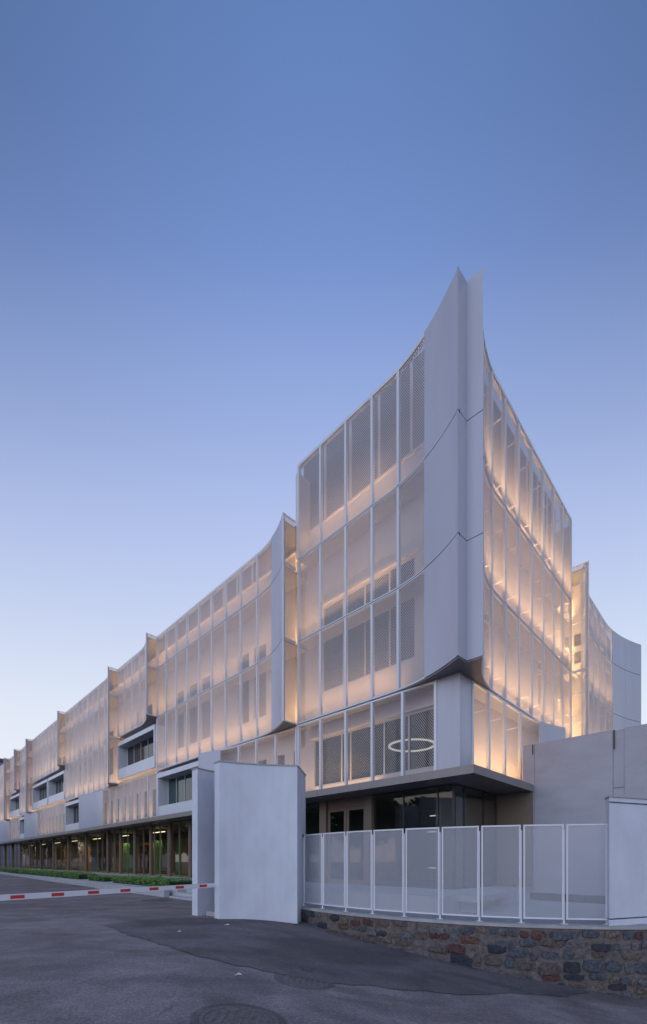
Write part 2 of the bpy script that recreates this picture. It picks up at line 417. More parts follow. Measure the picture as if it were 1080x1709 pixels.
# ---------------------------------------------------------------- screens (perforated skin)
H1, H2, H3 = 4.35, 7.54, 11.10
def curve(f, a, b, n):
    return [(a+(b-a)*i/n, f(a+(b-a)*i/n)) for i in range(n+1)]
def screen(parent, F, mods, f, zs, solid=(), perf='perforated metal', cap=False, ends=(True, True), bracket=0):
    """mods: module edges, f(s) gives outward bow, zs: seams from bottom to top"""
    flat = all(abs(f(mods[0]+(mods[-1]-mods[0])*q/20)) < .002 for q in range(21))
    n = 1 if flat else max(4, int((mods[-1]-mods[0])*4))
    path = curve(f, mods[0], mods[-1], n)
    c0 = FV(F, (mods[0]+mods[-1])/2, 0, zs[0])
    fr = bpy.data.objects.new('facade_screen', None); COL.objects.link(fr); fr.parent = parent; fr.location = c0-WL[parent.name]; WL[fr.name] = c0
    lo = mods[1]+.05 if 0 in solid else (mods[0] if ends[0] else mods[0]+.10); hi = mods[-2] if len(mods)-2 in solid else mods[-1]
    jj = len(mods)-2
    while jj in solid: hi = mods[jj]-.05; jj -= 1
    path = curve(f, lo, hi, n)
    def rail(th, za, zb_):
        fm = MB(); fm.ribbon(F, path, th, za, zb_, -.02); build('rail', fm, 'white metal', fr)
    for k, z in enumerate(zs):
        top = k == len(zs)-1
        if k > 0: rail(.16 if (top and cap) else .10, z-(.13 if (top and cap) else .055), z-(.0 if top else .016))
        if not top: rail(.10, z+(.016 if k else 0), z+.055)
        if 0 < k and not top:
            gk = MB(); gk.ribbon(F, path, .05, z-.0145, z+.0145, -.012); build('seam_strip', gk, 'dark frame metal', fr)
    nb = len(zs)-1
    for i, s in enumerate(mods):
        if i == 0 and not ends[0]: continue
        if i == len(mods)-1 and not ends[1]: continue
        if (i in solid or i-1 in solid) and i > 0 and i < len(mods): continue
        for k in range(nb):
            mb = MB(); s_ = s+(.05 if i == 0 else (-.05 if i == len(mods)-1 else 0))
            sl = (f(s_+.02)-f(s_-.02))/.04
            a = .05
            mb.ribbon(F, [(s_-a, f(s_)-a*sl), (s_+a, f(s_)+a*sl)], .12, zs[k]+.0555, zs[k+1]-(.1305 if (k == nb-1 and cap) else .0555), -.03)
            build('mullion', mb, 'white metal', fr)
            if bracket and i not in solid and 0 < i < len(mods)-1:
                for zz in ([zs[k]+.9, zs[k+1]-.75] if bracket == 2 else [zs[k+1]-.6]):
                    build('bracket', B(F, s-.018, s+.018, f(s)+.13, .73, zz-.02, zz+.02), 'white metal', fr)
    for i in range(len(mods)-1):
        a, b = mods[i]+.052, mods[i+1]-.052
        if i == 0 and not ends[0]: a = mods[0]+.004
        if i in solid:
            a, b = mods[i]-(.045 if i and i-1 not in solid else -.006), mods[i+1]+(.045 if i+1 < len(mods)-1 and i+1 not in solid else -.006)
        nn = 1 if all(abs(f(a+(b-a)*q/4)) < .002 for q in range(5)) else 8
        for k in range(nb):
            z0, z1 = zs[k]+.014, zs[k+1]-(.014 if k < nb-1 else 0)
            mb = MB(); pts = curve(f, a, b, nn)
            if i in solid:
                mb.ribbon(F, pts, .05, z0, z1, -.022); build('solid_panel', mb, 'solid panel metal', fr)
                if 0 < k:
                    gk = MB(); gk.ribbon(F, curve(f, mods[i]+.01, mods[i+1]+(.06 if i+1 < len(mods)-1 else -.01), nn), .03, zs[k]-.04, zs[k]+.04, .031); build('seam_strip', gk, 'dark frame metal', fr)  # dark strip added behind solid panels to block light through the seam
            else:
                mb.sheet(F, pts, z0, z1); build('perforated_panel', mb, perf, fr)
    return fr
def soffit(parent, F, f, a, b, z, inner=.0, name='soffit_panel', inset=-.02):
    pts = curve(f, a, b, 12); pts = [p for p in pts]
    poly = [FV(F, s, t+inset)[:2] for s, t in pts]+[FV(F, s, inner)[:2] for s in (b, a)]
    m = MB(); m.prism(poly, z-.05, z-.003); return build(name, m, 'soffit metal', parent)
def walkway(parent, F, f, a, b, z, inner=.735):
    n = max(2, int((b-a)*2)); pts = curve(f, a, b, n)
    m = MB(); m.prism([FV(F, s_, t+.11)[:2] for s_, t in pts]+[FV(F, b, inner)[:2], FV(F, a, inner)[:2]], z-.05, z-.005)
    return build('walkway_plate', m, 'walkway metal', parent)
def fin(parent, F, s, t0, zs):
    """perforated return standing out from the facade at s, from t0 (outer tip) to 0"""
    m = MB()
    for k, z in enumerate(zs):
        if k: m.fbox(F, s-.03, s+.03, t0, -.03, z-.06, z-.012)
        if k < len(zs)-1: m.fbox(F, s-.03, s+.03, t0, -.03, z+.012, z+.06)
    m.fbox(F, s-.035, s+.035, t0-.03, t0-.001, zs[0], zs[-1])
    fr = build('fin_frame', m, 'white metal', parent)
    for k in range(len(zs)-1):
        mb = MB(); z0, z1 = zs[k]+.03, zs[k+1]-.03; L = -t0
        mb.quad(FV(F, s, t0, z0), FV(F, s, -.03, z0), FV(F, s, -.03, z1), FV(F, s, t0, z1), ((0, z0), (L, z0), (L, z1), (0, z1)))
        build('perforated_panel', mb, 'perforated metal', fr)
    return fr

def inner_wall(parent, F, s0, s1, t0, t1, z0, z1, ops):
    """wall with openings (sa, sb, za, zb)"""
    S = sorted({s0, s1, *[o[0] for o in ops], *[o[1] for o in ops]}); ZZ = sorted({z0, z1, *[o[2] for o in ops], *[o[3] for o in ops]})
    m = MB()
    for i in range(len(S)-1):
        run = None
        for j in range(len(ZZ)-1):
            cs, cz = (S[i]+S[i+1])/2, (ZZ[j]+ZZ[j+1])/2
            hole = any(o[0] < cs < o[1] and o[2] < cz < o[3] for o in ops)
            if not hole:
                run = [ZZ[j] if run is None else run[0], ZZ[j+1]]
            if (hole or j == len(ZZ)-2) and run:
                m.fbox(F, S[i], S[i+1], t0, t1, run[0], run[1]); run = None
    return build('inner_wall', m, 'inner wall render', parent)
def window(parent, F, s0, s1, t, z0, z1, divs=(), trans=(), pane='window dark glass', fw=.06):
    m = MB(); d0, d1 = t-.03, t+.06
    m.fbox(F, s0, s0+fw, d0, d1, z0, z1); m.fbox(F, s1-fw, s1, d0, d1, z0, z1)
    m.fbox(F, s0+fw, s1-fw, d0, d1, z0, z0+fw); m.fbox(F, s0+fw, s1-fw, d0, d1, z1-fw, z1)
    ss = [s0+fw]+list(divs)+[s1-fw]; zz = [z0+fw]+list(trans)+[z1-fw]
    for q in divs: m.fbox(F, q-.035, q+.035, d0+.005, d1-.005, z0+fw, z1-fw)
    for q in trans: m.fbox(F, s0+fw, s1-fw, d0+.01, d1-.01, q-.035, q+.035)
    fr = build('window', m, 'window frame metal', parent)
    for i in range(len(ss)-1):
        for j in range(len(zz)-1):
            build('pane', B(F, ss[i]+.001, ss[i+1]-.001, t+.015, t+.03, zz[j]+.001, zz[j+1]-.001), pane, fr)
    return fr

def sl_line(parent, F, s0, s1, t, z): build('ledge', B(F, s0, s1, t, t+.06, z, z+.05), 'inner wall render', parent)

# ================================================================ TOWER
tw = root('tower_building', 'tall white corner tower with flared perforated skin sweeping up to twin pointed fins', 'building', UV(3, 3, .67))
TOP = 18.8; H4 = 14.66
def flT(s): return -.92*(max(0, 2.75-s)/3.18)**2.0
modsT = [-.43, 1.05, 2.30, 3.47, 4.77, 6.16, 7.56]
zsT = [H2, H3, H4, TOP]
for F in 'LR':
    mods = modsT if F == 'L' else [-.43, 1.05, 2.30, 3.5, 4.8, 6.2, 7.6, 8.95, 10.3, 11.7]
    screen(tw, F, mods, flT, zsT, solid=(0,) if F == 'L' else (), cap=True, ends=(False, True), bracket=2 if F == 'R' else 0)
# corner returns to the groove
for F in 'LR':
    for k in range(3):
        m = MB(); a, b = (-.43, -.965 if F == 'L' else -.94), (-.452, -.452)
        P = [FV(F, *q)[:2] for q in (a, b, (b[0]+.05, b[1]+.05), (a[0]+.05, a[1]+.03))]
        m.prism(P, zsT[k]+.014, zsT[k+1]-(.014 if k < 2 else 0)); build('fin_return', m, 'solid panel metal', tw)
# soffit under the flared corner
m = MB()
pl = [UV(s, t)[:2] for s, t in curve(flT, 2.75, -.43, 14)]+[UV(-.44, -.44)[:2]]+[UV(t, s)[:2] for s, t in curve(flT, -.43, 2.75, 14)]+[UV(.02, .02)[:2]]
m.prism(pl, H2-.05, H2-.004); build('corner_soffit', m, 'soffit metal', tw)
for F, e in (('L', 7.5), ('R', 11.6)):
    for z in (H2+.055, H3, H4): walkway(tw, F, flT if z > H2+.1 else (lambda q: 0.02), .80, e, z)
# first floor screens
fz = lambda s: 0.0
screen(tw, 'L', [.80, 2.13, 3.47, 4.77, 6.16, 7.56], fz, [H1, H2-.06], perf='coarse perforated metal')
fR1 = lambda s: -.6*(max(0, s-5.6)/2.9)**2
screen(tw, 'R', [.80, 2.10, 3.45, 4.97, 6.85, 8.5], fR1, [H1, H2-.06], solid=(4,), perf='coarse perforated metal', bracket=1)
for F in 'LR': build('corner_panel', B(F, -.0 if F == 'L' else .052, .795, .0 if F == 'L' else 0., .05, H1, H2-.06), 'solid panel metal', tw)
# inner walls
w1 = [(1.3, 7.35, 4.85, 6.95)]
inner_wall(tw, 'L', .75, 8.2, .75, .95, 4.35, 14.7, w1+[(2.1, 6.8, 8.9, 12.6)])
window(tw, 'L', 1.3, 7.35, .81, 4.85, 6.95, divs=(2.4, 3.5, 4.0, 5.2, 5.7, 6.9), pane='clear glass')
window(tw, 'L', 2.1, 6.8, .81, 8.9, 12.6, divs=(3.25, 4.45, 5.6), trans=(11.45,))
build('window_head', B('L', 1.9, 7.0, .65, .748, 12.62, 12.72), 'inner wall render', tw)
build('window_head', B('L', 1.1, 7.5, .65, .748, 6.97, 7.05), 'inner wall render', tw)
inner_wall(tw, 'R', .955, 12.0, .75, .95, 4.35, 14.7, [(3.0, 4.1, 8.9, 11.6), (9.2, 10.3, 8.9, 11.6)])
window(tw, 'R', 3.0, 4.1, .81, 8.9, 11.6, trans=(10.8,)); window(tw, 'R', 9.2, 10.3, .81, 8.9, 11.6, trans=(10.8,))
def upper(parent, F, a, e, za, zb_, zc, w=1.0):
    build('upper_wall', B(F, a, e, .75, .95, za, zb_), 'inner wall render', parent)
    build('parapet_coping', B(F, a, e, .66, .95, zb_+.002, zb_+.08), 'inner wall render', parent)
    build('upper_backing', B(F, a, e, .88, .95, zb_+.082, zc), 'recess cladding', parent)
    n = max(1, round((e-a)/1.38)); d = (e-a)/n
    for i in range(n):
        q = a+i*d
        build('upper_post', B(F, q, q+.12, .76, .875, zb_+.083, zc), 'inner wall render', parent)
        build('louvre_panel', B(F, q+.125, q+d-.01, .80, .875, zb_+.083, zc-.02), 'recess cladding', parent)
upper(tw, 'L', .75, 8.05, 14.702, 16.2, 19.7); upper(tw, 'R', .955, 11.9, 14.702, 16.2, 19.9)
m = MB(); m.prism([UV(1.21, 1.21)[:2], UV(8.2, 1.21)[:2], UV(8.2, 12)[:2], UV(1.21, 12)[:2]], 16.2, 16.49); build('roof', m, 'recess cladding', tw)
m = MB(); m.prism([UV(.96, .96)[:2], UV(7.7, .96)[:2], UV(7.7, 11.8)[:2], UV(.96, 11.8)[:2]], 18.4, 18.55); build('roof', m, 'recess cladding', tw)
build('end_wall', B('L', 7.62, 7.8, .1, 8, 14.8, 18.6), 'inner wall render', tw)
build('end_wall', B('R', 11.8, 12.0, .1, 8, 14.8, 18.6), 'inner wall render', tw)
# first-floor room
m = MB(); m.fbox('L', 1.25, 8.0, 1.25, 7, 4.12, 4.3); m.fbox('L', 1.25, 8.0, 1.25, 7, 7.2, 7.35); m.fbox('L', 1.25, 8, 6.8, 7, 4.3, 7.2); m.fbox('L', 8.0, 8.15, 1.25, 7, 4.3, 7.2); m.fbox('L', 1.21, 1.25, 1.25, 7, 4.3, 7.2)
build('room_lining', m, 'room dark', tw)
lampc = UV(3.65, 2.9, 6.40)
rg = root('ring_lamp', 'glowing white ring lamp hanging inside the first floor corner window', 'lamp', lampc)
m = MB(); N = 40
for i in range(N):
    a0, a1 = 2*PI*i/N, 2*PI*(i+1)/N
    q = lambda a, r, z: lampc+Vector((math.cos(a)*r, math.sin(a)*r, z))
    m.hexa([q(a0, .90, 0), q(a1, .90, 0), q(a1, .98, 0), q(a0, .98, 0), q(a0, .90, .06), q(a1, .90, .06), q(a1, .98, .06), q(a0, .98, .06)])
build('ring', m, 'white lamp glow', rg)
for a in (.3, 2.4, 4.5):
    m = MB(); p = lampc+Vector((math.cos(a)*.94, math.sin(a)*.94, .07)); m.bar(p, p+Z*.66, .015); build('wire', m, 'dark frame metal', rg)
# light strips
EW = 8.6
for z in (H2+.12, H3+.12, H4+.12):
    k = 1.0
    strip(tw, 'L', 2.5, 7.4, .3, z, EW*k*1.1); strip(tw, 'R', 1.2, 11.6, .3, z, EW*2.7)
strip(tw, 'L', 3.6, 7.4, .4, H1+.12, EW*.8); strip(tw, 'R', 1.0, 6.7, .35, H1+.12, EW*2.3)
# canopy
def canopy_fascia(parent, F, s0, s1, step):
    n = max(1, round((s1-s0)/step)); d = (s1-s0)/n
    for i in range(n):
        build('fascia_panel', B(F, s0+i*d+(.004), s0+(i+1)*d-.004, -.87, -.845, 4.10, 4.35), 'canopy metal', parent)
m = MB(); c_ = -.84
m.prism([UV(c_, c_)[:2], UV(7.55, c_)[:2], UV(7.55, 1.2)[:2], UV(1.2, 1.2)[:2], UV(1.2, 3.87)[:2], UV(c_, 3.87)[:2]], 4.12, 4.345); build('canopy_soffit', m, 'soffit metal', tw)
canopy_fascia(tw, 'L', -.87, 7.55, 2.1); canopy_fascia(tw, 'R', -.842, 3.87, 2.3)
# ground floor glazing
def pane_run(parent, F, edges, t, z0, z1, mat='shop glass', fwd=.035, fm='dark frame metal'):
    for i in range(len(edges)-1):
        a, b = edges[i], edges[i+1]
        g = build('glass_pane', B(F, a+fwd/2, b-fwd/2, t, t+.02, z0+.05, z1-.05), mat, parent)
        m = MB(); m.fbox(F, a-fwd/2, a+fwd/2-.001, t-.03, t+.05, z0, z1); m.fbox(F, a+fwd/2, b-fwd/2-.002, t-.03, t+.05, z0, z0+.05); m.fbox(F, a+fwd/2, b-fwd/2-.002, t-.03, t+.05, z1-.05, z1)
        build('frame', m, fm, g)
pane_run(tw, 'L', [.44, .99, 2.35, 3.70], .4, .67, 4.11)
pane_run(tw, 'R', [.44, 1.08, 2.54, 3.70], .4, .67, 4.11)
build('corner_post', B('L', .38, .42, .38, .42, .67, 4.11), 'dark frame metal', tw)
pane_run(tw, 'L', [6.57, 7.4], .4, .67, 4.11)
for a, b in ((3.74, 4.08), (6.15, 6.53)): build('pillar', B('L', a, b, .30, .6, .67, 4.115), 'bronze metal', tw)
for a, b in ((4.10, 5.10), (5.12, 6.13)):
    m = MB(); t = .42
    m.fbox('L', a, a+.12, t, t+.08, .67, 3.75); m.fbox('L', b-.12, b, t, t+.08, .67, 3.75); m.fbox('L', a+.12, b-.12, t, t+.08, .67, .85); m.fbox('L', a+.12, b-.12, t, t+.08, 3.62, 3.75)
    d = build('door', m, 'bronze metal', tw)
    build('glass_pane', B('L', a+.122, b-.122, t+.03, t+.05, .852, 3.618), 'shop glass', d)
    hs = b-.06 if a < 5 else a+.06
    build('handle', B('L', hs-.012, hs+.012, t-.06, t-.03, 1.5, 2.3), 'white metal', d)
build('door_head', B('L', 4.10, 6.13, .42, .5, 3.76, 4.11), 'bronze metal', tw)
build('bronze_wall', B('L', -.84, .40, 3.74, 3.86, .67, 4.11), 'bronze metal', tw)
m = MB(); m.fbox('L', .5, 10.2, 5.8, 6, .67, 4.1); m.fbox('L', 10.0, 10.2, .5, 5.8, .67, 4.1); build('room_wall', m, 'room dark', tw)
build('room_floor', B('L', .5, 11, .5, 6, .60, .672), 'room floor', tw)
for i, (a, b, z) in enumerate(((1.4, 2.5, 3.35), (1.6, 2.8, 2.75), (2.2, 2.9, 1.3))):
    tag(build('linear_lamp', B('L', a, b, 2.4+.3*i, 2.45+.3*i, z, z+.035), 'white lamp glow'), ['white linear lamp glowing behind the corner glazing, topmost of three', 'white linear lamp glowing behind the mesh fence, middle one of three', 'short white lamp low behind the corner glazing'][i], 'lamp', 'lamps inside the tower ground floor')

# ================================================================ LONG WING
lw = root('long_wing_building', 'long low white wing with folded perforated screens receding to the left', 'building', UV(45, 4, .67))
WT = 16.4
tips = [7.74, 21.5, 28.4, 42.2, 56.0, 62.9, 69.8, 83.6]
botz = [H2, H3, H2, H3, H2, H3, H2]
EWW = 8.2
SEAM = 14.3
wall_ops = []
for i in range(len(tips)-1):
    a, b = tips[i], tips[i+1]; zb = botz[i]
    n = round((b-a)/1.38); step = (b-a)/n
    mods = [a+j*step for j in range(n+1)]
    f = (lambda a: (lambda s: -.68*(max(0, 2.9-(s-a))/2.9)**2.2))(a)
    zs = [z for z in (H2, H3, SEAM, WT) if z >= zb]
    screen(lw, 'L', mods, f, zs, solid=(0,), cap=True, bracket=0)
    fin(lw, 'L', a-.06, -.70, zs)
    soffit(lw, 'L', f, a-.1, a+2.9, zb, 0.0)
    for z in zs[:-1]: walkway(lw, 'L', f, a+.05, b-.12, z+(.055 if z == zb else 0))
    for z in zs[:-1]: strip(lw, 'L', a+.1, b-.2, .3, z+.12, EWW*(1.1 if z < 13 else .7))
    soffit(lw, 'L', f, a+.06, a+2.9, WT-.16, .74, 'fin_top_plate', .07)
    if i < 4:
        for z in zs[:-1]: strip(lw, 'L', a+.1, a+1.1, -.05, z+.1, 12, col=(1, .60, .2))
    offs = [3.0, 4.45, 8.3, 9.8, 11.5] if n > 7 else [2.4, 4.2]
    if zb == H2: wall_ops += [(a+o, a+o+1.05, 8.85, 12.6) for o in offs]
    else: wall_ops += [(a+o, a+o+1.05, 11.6, 12.9) for o in offs]
# window boxes at second level
def window_box(parent, s0, s1, z0, z1, pane='window dark glass'):
    m = MB(); d = .78; e = .14
    m.fbox('L', s0, s1, -.06, d, z1-.30, z1); m.fbox('L', s0, s1, -.06, d, z0, z0+.12)
    m.fbox('L', s0, s0+e, -.06, d, z0+.12, z1-.30); m.fbox('L', s1-e, s1, -.06, d, z0+.12, z1-.30)
    m.fbox('L', s0+e, s1-e, -.03, .08, z0+.12, z0+.80)
    bx = build('window_box', m, 'white metal', parent)
    n = max(2, round((s1-s0)/1.3)); dv = [s0+e+(s1-s0-2*e)*j/n for j in range(1, n)]
    fr = MB(); t = d-.12
    zz0, zz1 = z0+.80, z1-.32
    for q in [s0+e+.03]+dv+[s1-e-.03]: fr.fbox('L', q-.03, q+.03, t-.03, t+.03, zz0, zz1)
    fr.fbox('L', s0+e, s1-e, t-.031, t+.031, zz0-.05, zz0); fr.fbox('L', s0+e, s1-e, t-.031, t+.031, zz1, zz1+.02)
    build('window_frame', fr, 'window frame metal', bx)
    ed = [s0+e]+dv+[s1-e]
    for j in range(len(ed)-1): build('pane', B('L', ed[j]+.032, ed[j+1]-.032, t-.005, t+.012, zz0, zz1), pane, bx)
for s0, s1 in ((21.7, 28.2), (42.4, 48.6), (48.9, 55.8), (63.1, 69.6)):
    window_box(lw, s0, s1, H2+.28, H3-.42)
    strip(lw, 'L', s0+.3, s1-.3, .25, H2+.05, .6, wd=.06, tilt=-.3)
# first-floor screens and boxes
first = [(7.60, 15.0, 1), (21.4, 35.9, 3), (42.2, 57.5, 3), (63.5, 74.0, 3)]
for a, b, ns in first:
    n = round((b-a)/1.40); step = (b-a)/n; mods = [a+j*step for j in range(n+1)]
    f = (lambda b: (lambda s: -.55*(max(0, s-(b-3.0))/3.0)**1.8))(b)
    screen(lw, 'L', mods, f, [H1, H2-.06], solid=tuple(range(n-ns, n)), perf='coarse perforated metal')
    strip(lw, 'L', a+.1, b-1.5, .35, H1+.12, EWW*.8)
    fe = MB(); fe.fbox('L', b+.002, b+.05, -.57, .3, H1+.01, H2-.06); build('end_plate', fe, 'solid panel metal', lw)
    j = a+.3
    while j < b-1.2: wall_ops.append((j, j+.85, 4.75, 6.75)); j += 1.40
for s0, s1, p in ((15.3, 21.3, 'window teal glass'), (36.2, 42.1, 'window dark glass'), (57.8, 63.2, 'window dark glass'), (74.3, 82, 'window dark glass')):
    window_box(lw, s0, s1, H1+.02, H2-.22, p)
inner_wall(lw, 'L', 8.21, 84, .75, .95, 4.35, 14.35, wall_ops)
for o in wall_ops:
    window(lw, 'L', o[0], o[1], .81, o[2], o[3], trans=(o[3]-.85,) if o[3]-o[2] > 3 else ())
for i in range(len(tips)-1): upper(lw, 'L', tips[i]+.02, tips[i+1]-.01, 14.352, 15.78, 17.2)
build('roof', B('L', 8.22, 84, 1.21, 14, 14.7, 14.99), 'recess cladding', lw)
build('roof', B('L', 8.22, 84, .96, 14, 16.05, 16.18), 'recess cladding', lw)
build('end_wall', B('L', 84.0, 84.2, 0, 14, .4, 16.2), 'inner wall render', lw)
build('canopy_soffit', B('L', 7.56, 84, -.84, .7, 4.12, 4.345), 'soffit metal', lw)
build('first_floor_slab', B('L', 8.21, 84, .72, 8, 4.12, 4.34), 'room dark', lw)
canopy_fascia(lw, 'L', 7.56, 84, 2.76)
s = 9.3; ed = []
while s < 83.5: ed.append(s); s += 2.76
ed.append(83.9)
pane_run(lw, 'L', ed, .4, .6, 4.11, fwd=.05, fm='bronze metal')
s = 17.45
while s < 83:
    build('pillar', B('L', s, s+.30, .26, .368, .6, 4.115), 'bronze metal', lw); s += 2.76 if s < 30 else 5.52
# interior of the ground floor
for q in (19.0, 21.7, 22.6, 24.4, 27.3, 30.0, 32.8): build('mullion', B('L', q, q+.07, .33, .392, .6, 4.11), 'bronze metal', lw)
for q in range(5): build('cross_wall', B('L', 37+q*10, 37.15+q*10, 2.6, 6, .604, 4.1), 'inner wall render', lw)
build('room_wall', B('L', 8.2, 84, 6.0, 6.2, .6, 4.1), 'room dark', lw)
build('room_floor', B('L', 11.61, 84, .45, 6, .5, .602), 'room floor', lw)
for a, b, c, t in ((30.6, 31.7, 'green paint', 2.2), (32.1, 33.6, 'green paint', 2.4), (33.9, 34.9, 'orange wood', 2.2), (25.9, 26.9, 'green paint', 2.3), (22.4, 23.4, 'green paint', 2.3), (21.2, 22.2, 'orange wood', 2.2), (44, 47, 'orange wood', 3.5), (49, 52, 'orange wood', 1.6), (38.5, 40.5, 'inner wall render', 1.8), (56, 58, 'inner wall render', 1.4)):
    build('partition_panel', B('L', a, b, t, t+.12, .604, 3.2), c, lw)
sh = root('bookshelf', 'tall bookshelf full of books seen through the wing glazing', 'bookshelf', UV(28.5, 2.4, .604))
m = MB(); m.fbox('L', 27.8, 29.8, 2.6, 2.64, .604, 3.1)
for z in (.62, 1.1, 1.55, 2.0, 2.45, 2.9): m.fbox('L', 27.8, 29.8, 2.3, 2.598, z, z+.03)
for q in (27.8, 28.8, 29.76): m.fbox('L', q, q+.035, 2.29, 2.599, .604, 3.1)
build('shelf_frame', m, 'orange wood', sh)
for mi, mm in enumerate(('book red', 'book cream', 'book blue')):
    m = MB()
    for z in (.65, 1.13, 1.58, 2.03, 2.48):
        q = 27.86
        while q < 29.7:
            wdt = rr.uniform(.06, .22)
            if rr.randrange(3) == mi and not 28.75 < q+wdt/2 < 28.9: m.fbox('L', q, q+wdt-.01, 2.34, 2.56, z+.002, z+rr.uniform(.22, .36))
            q += .23
    tag(build('books', m, mm, sh), kind='stuff')
for i in range(9):
    s0 = 18+i*7
    p = UV(s0+1, 2.2, 3.85)
    lp = tag(build('linear_lamp', B('L', s0, s0+2, 2.15, 2.25, 3.80, 3.84), 'warm lamp glow'), 'warm linear ceiling lamp inside the ground floor of the long wing', 'lamp', 'ceiling lamps of the wing ground floor')
    d = bpy.data.lights.new('lamp_light', 'AREA'); d.shape = 'RECTANGLE'; d.size = 2; d.size_y = .12; d.energy = 80; d.color = (1, .8, .55)
    o = bpy.data.objects.new('lamp_light', d); COL.objects.link(o); o.parent = lp; o.location = (0, 0, -.01); o.rotation_euler = (0, 0, math.atan2(Lu.y, Lu.x))

# ================================================================ REAR WING (right)
rw = root('rear_wing_building', 'white rear wing on the right with curved screen behind the grey wall', 'building', UV(4, 18, .3))
fr_ = lambda s: -.70*(max(0, 14.4-s)/2.6)**2 - 1.05*(max(0, s-18.6)/5.2)**2
screen(rw, 'R', [11.84, 13.1, 14.5, 15.9, 17.3, 18.7, 20.2, 22.0, 23.8], fr_, [H2, H3, SEAM, WT], solid=(6, 7), cap=True, bracket=2)
fin(rw, 'R', 11.78, -.72, [4.4, H2, H3, WT])
screen(rw, 'R', [11.84, 13.2, 14.6, 16, 17.4, 18.8, 20.2], fz, [4.4, H2-.06], perf='coarse perforated metal')
inner_wall(rw, 'R', 12.01, 24.5, .75, .95, 1, 14.35, [(14.8, 15.9, 8.9, 12.6), (17.2, 18.3, 8.9, 12.6)])
window(rw, 'R', 14.8, 15.9, .81, 8.9, 12.6, trans=(11.7,)); window(rw, 'R', 17.2, 18.3, .81, 8.9, 12.6, trans=(11.7,))
build('roof', B('R', 12.01, 24.5, 1.21, 12, 14.7, 14.99), 'recess cladding', rw)
build('end_wall', B('R', 24.52, 24.7, -.2, 12, 1, 15), 'inner wall render', rw)
upper(rw, 'R', 12.02, 24.2, 14.352, 15.78, 17.5)
for z in (H2+.055, H3, SEAM): walkway(rw, 'R', fr_, 13.15, 20.1, z)
for z in (4.5, H2+.12, H3+.12): strip(rw, 'R', 11.9, 22.5, .45, z, EW*1.7)
strip(rw, 'R', 11.9, 22.5, .45, SEAM+.12, EW)
for z in (4.6, H2+.15, H3+.15):
    strip(rw, 'R', 11.95, 12.9, .05, z, 26, col=(1, .64, .24), tilt=0)
soffit(rw, 'R', fr_, 11.9, 14.4, WT-.16, .74, 'fin_top_plate', .07)
build('end_backing', B('R', 13.0, 13.1, -.22, .74, 4.4, WT-.25), 'inner wall render', rw)
for q in (12.0, 12.9):
    for k in range(2): build('window', B('R', 12.96, 12.998, -.12+.44*k, .2+.44*k, q, q+.6), 'window dark glass', rw)
for z in (6.0, 9.2, 12.6, 14.4): strip(rw, 'R', 11.95, 12.9, .3, z, 26, col=(1, .64, .24))  # extra strips between floor levels, added to even out the fin's glow
for z in (5.0, 6.4, 8.6, 10.0, 12.2, 13.6): build('bracket', B('R', 11.95, 12.0, -.6, .98, z, z+.05), 'white metal', rw)
build('stair_post', B('R', 12.3, 12.38, -.35, -.27, 4.4, 16.2), 'white metal', rw)
build('tower_lower_wall', B('R', 1.3, 12.0, 1.4, 1.6, .2, 4.3), 'inner wall render', rw)

# ================================================================ GREY WALL ON THE RIGHT
gw = root('grey_boundary_wall', 'tall grey panelled wall behind the terrace at the right', 'wall', UV(-4, 3.9, .2))
GZ = 5.83
for a, b in ((-.88, -.48), (-3.28, -.888), (-5.9, -3.60), (-8.6, -5.91), (-11.5, -8.61)):
    build('wall_panel', B('L', a, b, 3.90, 4.14, .46, GZ), 'grey wall render', gw)
build('joint_strip', B('L', -3.595, -3.285, 3.93, 4.14, .46, GZ-.03), 'grey wall render', gw)
for z in (3.6, 3.95): build('joint_plate', B('L', -3.59, -3.29, 3.915, 3.929, z, z+.012), 'dark frame metal', gw)
build('drain_pipe', B('L', -3.34, -3.30, 3.86, 3.895, 5.2, GZ-.02), 'dark frame metal', gw)
build('drain_pipe', B('L', -.84, -.815, 3.87, 3.895, 5.45, GZ-.02), 'dark frame metal', gw)
build('base_recess', B('L', -11.5, -.48, 3.98, 4.1, .19, .457), 'dark frame metal', gw)
build('side_panel', B('R', 4.15, 9, -.60, -.485, .46, GZ-.002), 'grey wall render', gw)

# ================================================================ PYLONS
def pylon(name, label, pts, z1, capmat='coping metal', base=None):
    cx = sum(p[0] for p in pts)/len(pts); cyy = sum(p[1] for p in pts)/len(pts)
    r = root(name, label, 'gate wall', (cx, cyy, 0))
    m = MB(); m.prism(pts, 0, z1, zf=base or (lambda x, y: G(x, y)-.15)); build('wall_body', m, 'pylon plaster', r)
    c = Vector((cx, cyy)); k = len(pts)
    area = sum(pts[i][0]*pts[(i+1) % k][1]-pts[(i+1) % k][0]*pts[i][1] for i in range(k)); sg = 1 if area > 0 else -1
    out = []
    for i in range(k):
        a = Vector(pts[i-1]); b = Vector(pts[i]); d = Vector(pts[(i+1) % k])
        n1 = Vector(((b-a).y, -(b-a).x)).normalized()*sg; n2 = Vector(((d-b).y, -(d-b).x)).normalized()*sg
        n = (n1+n2); n = n/max(.35, n.length_squared/2) ; out.append(tuple(b+n*.025))
    m = MB(); m.prism(out, z1, z1+.03); build('coping', m, capmat, r)
    return r
A, Bp = (-2.88, 11.98), (-.76, 12.55)
def arc(a, b, sag, n=10):
    a = Vector(a); b = Vector(b); d = (b-a); nrm = Vector((-d.y, d.x)).normalized()
    return [tuple(a+d*(i/n)+nrm*sag*4*(i/n)*(1-i/n)) for i in range(n+1)]
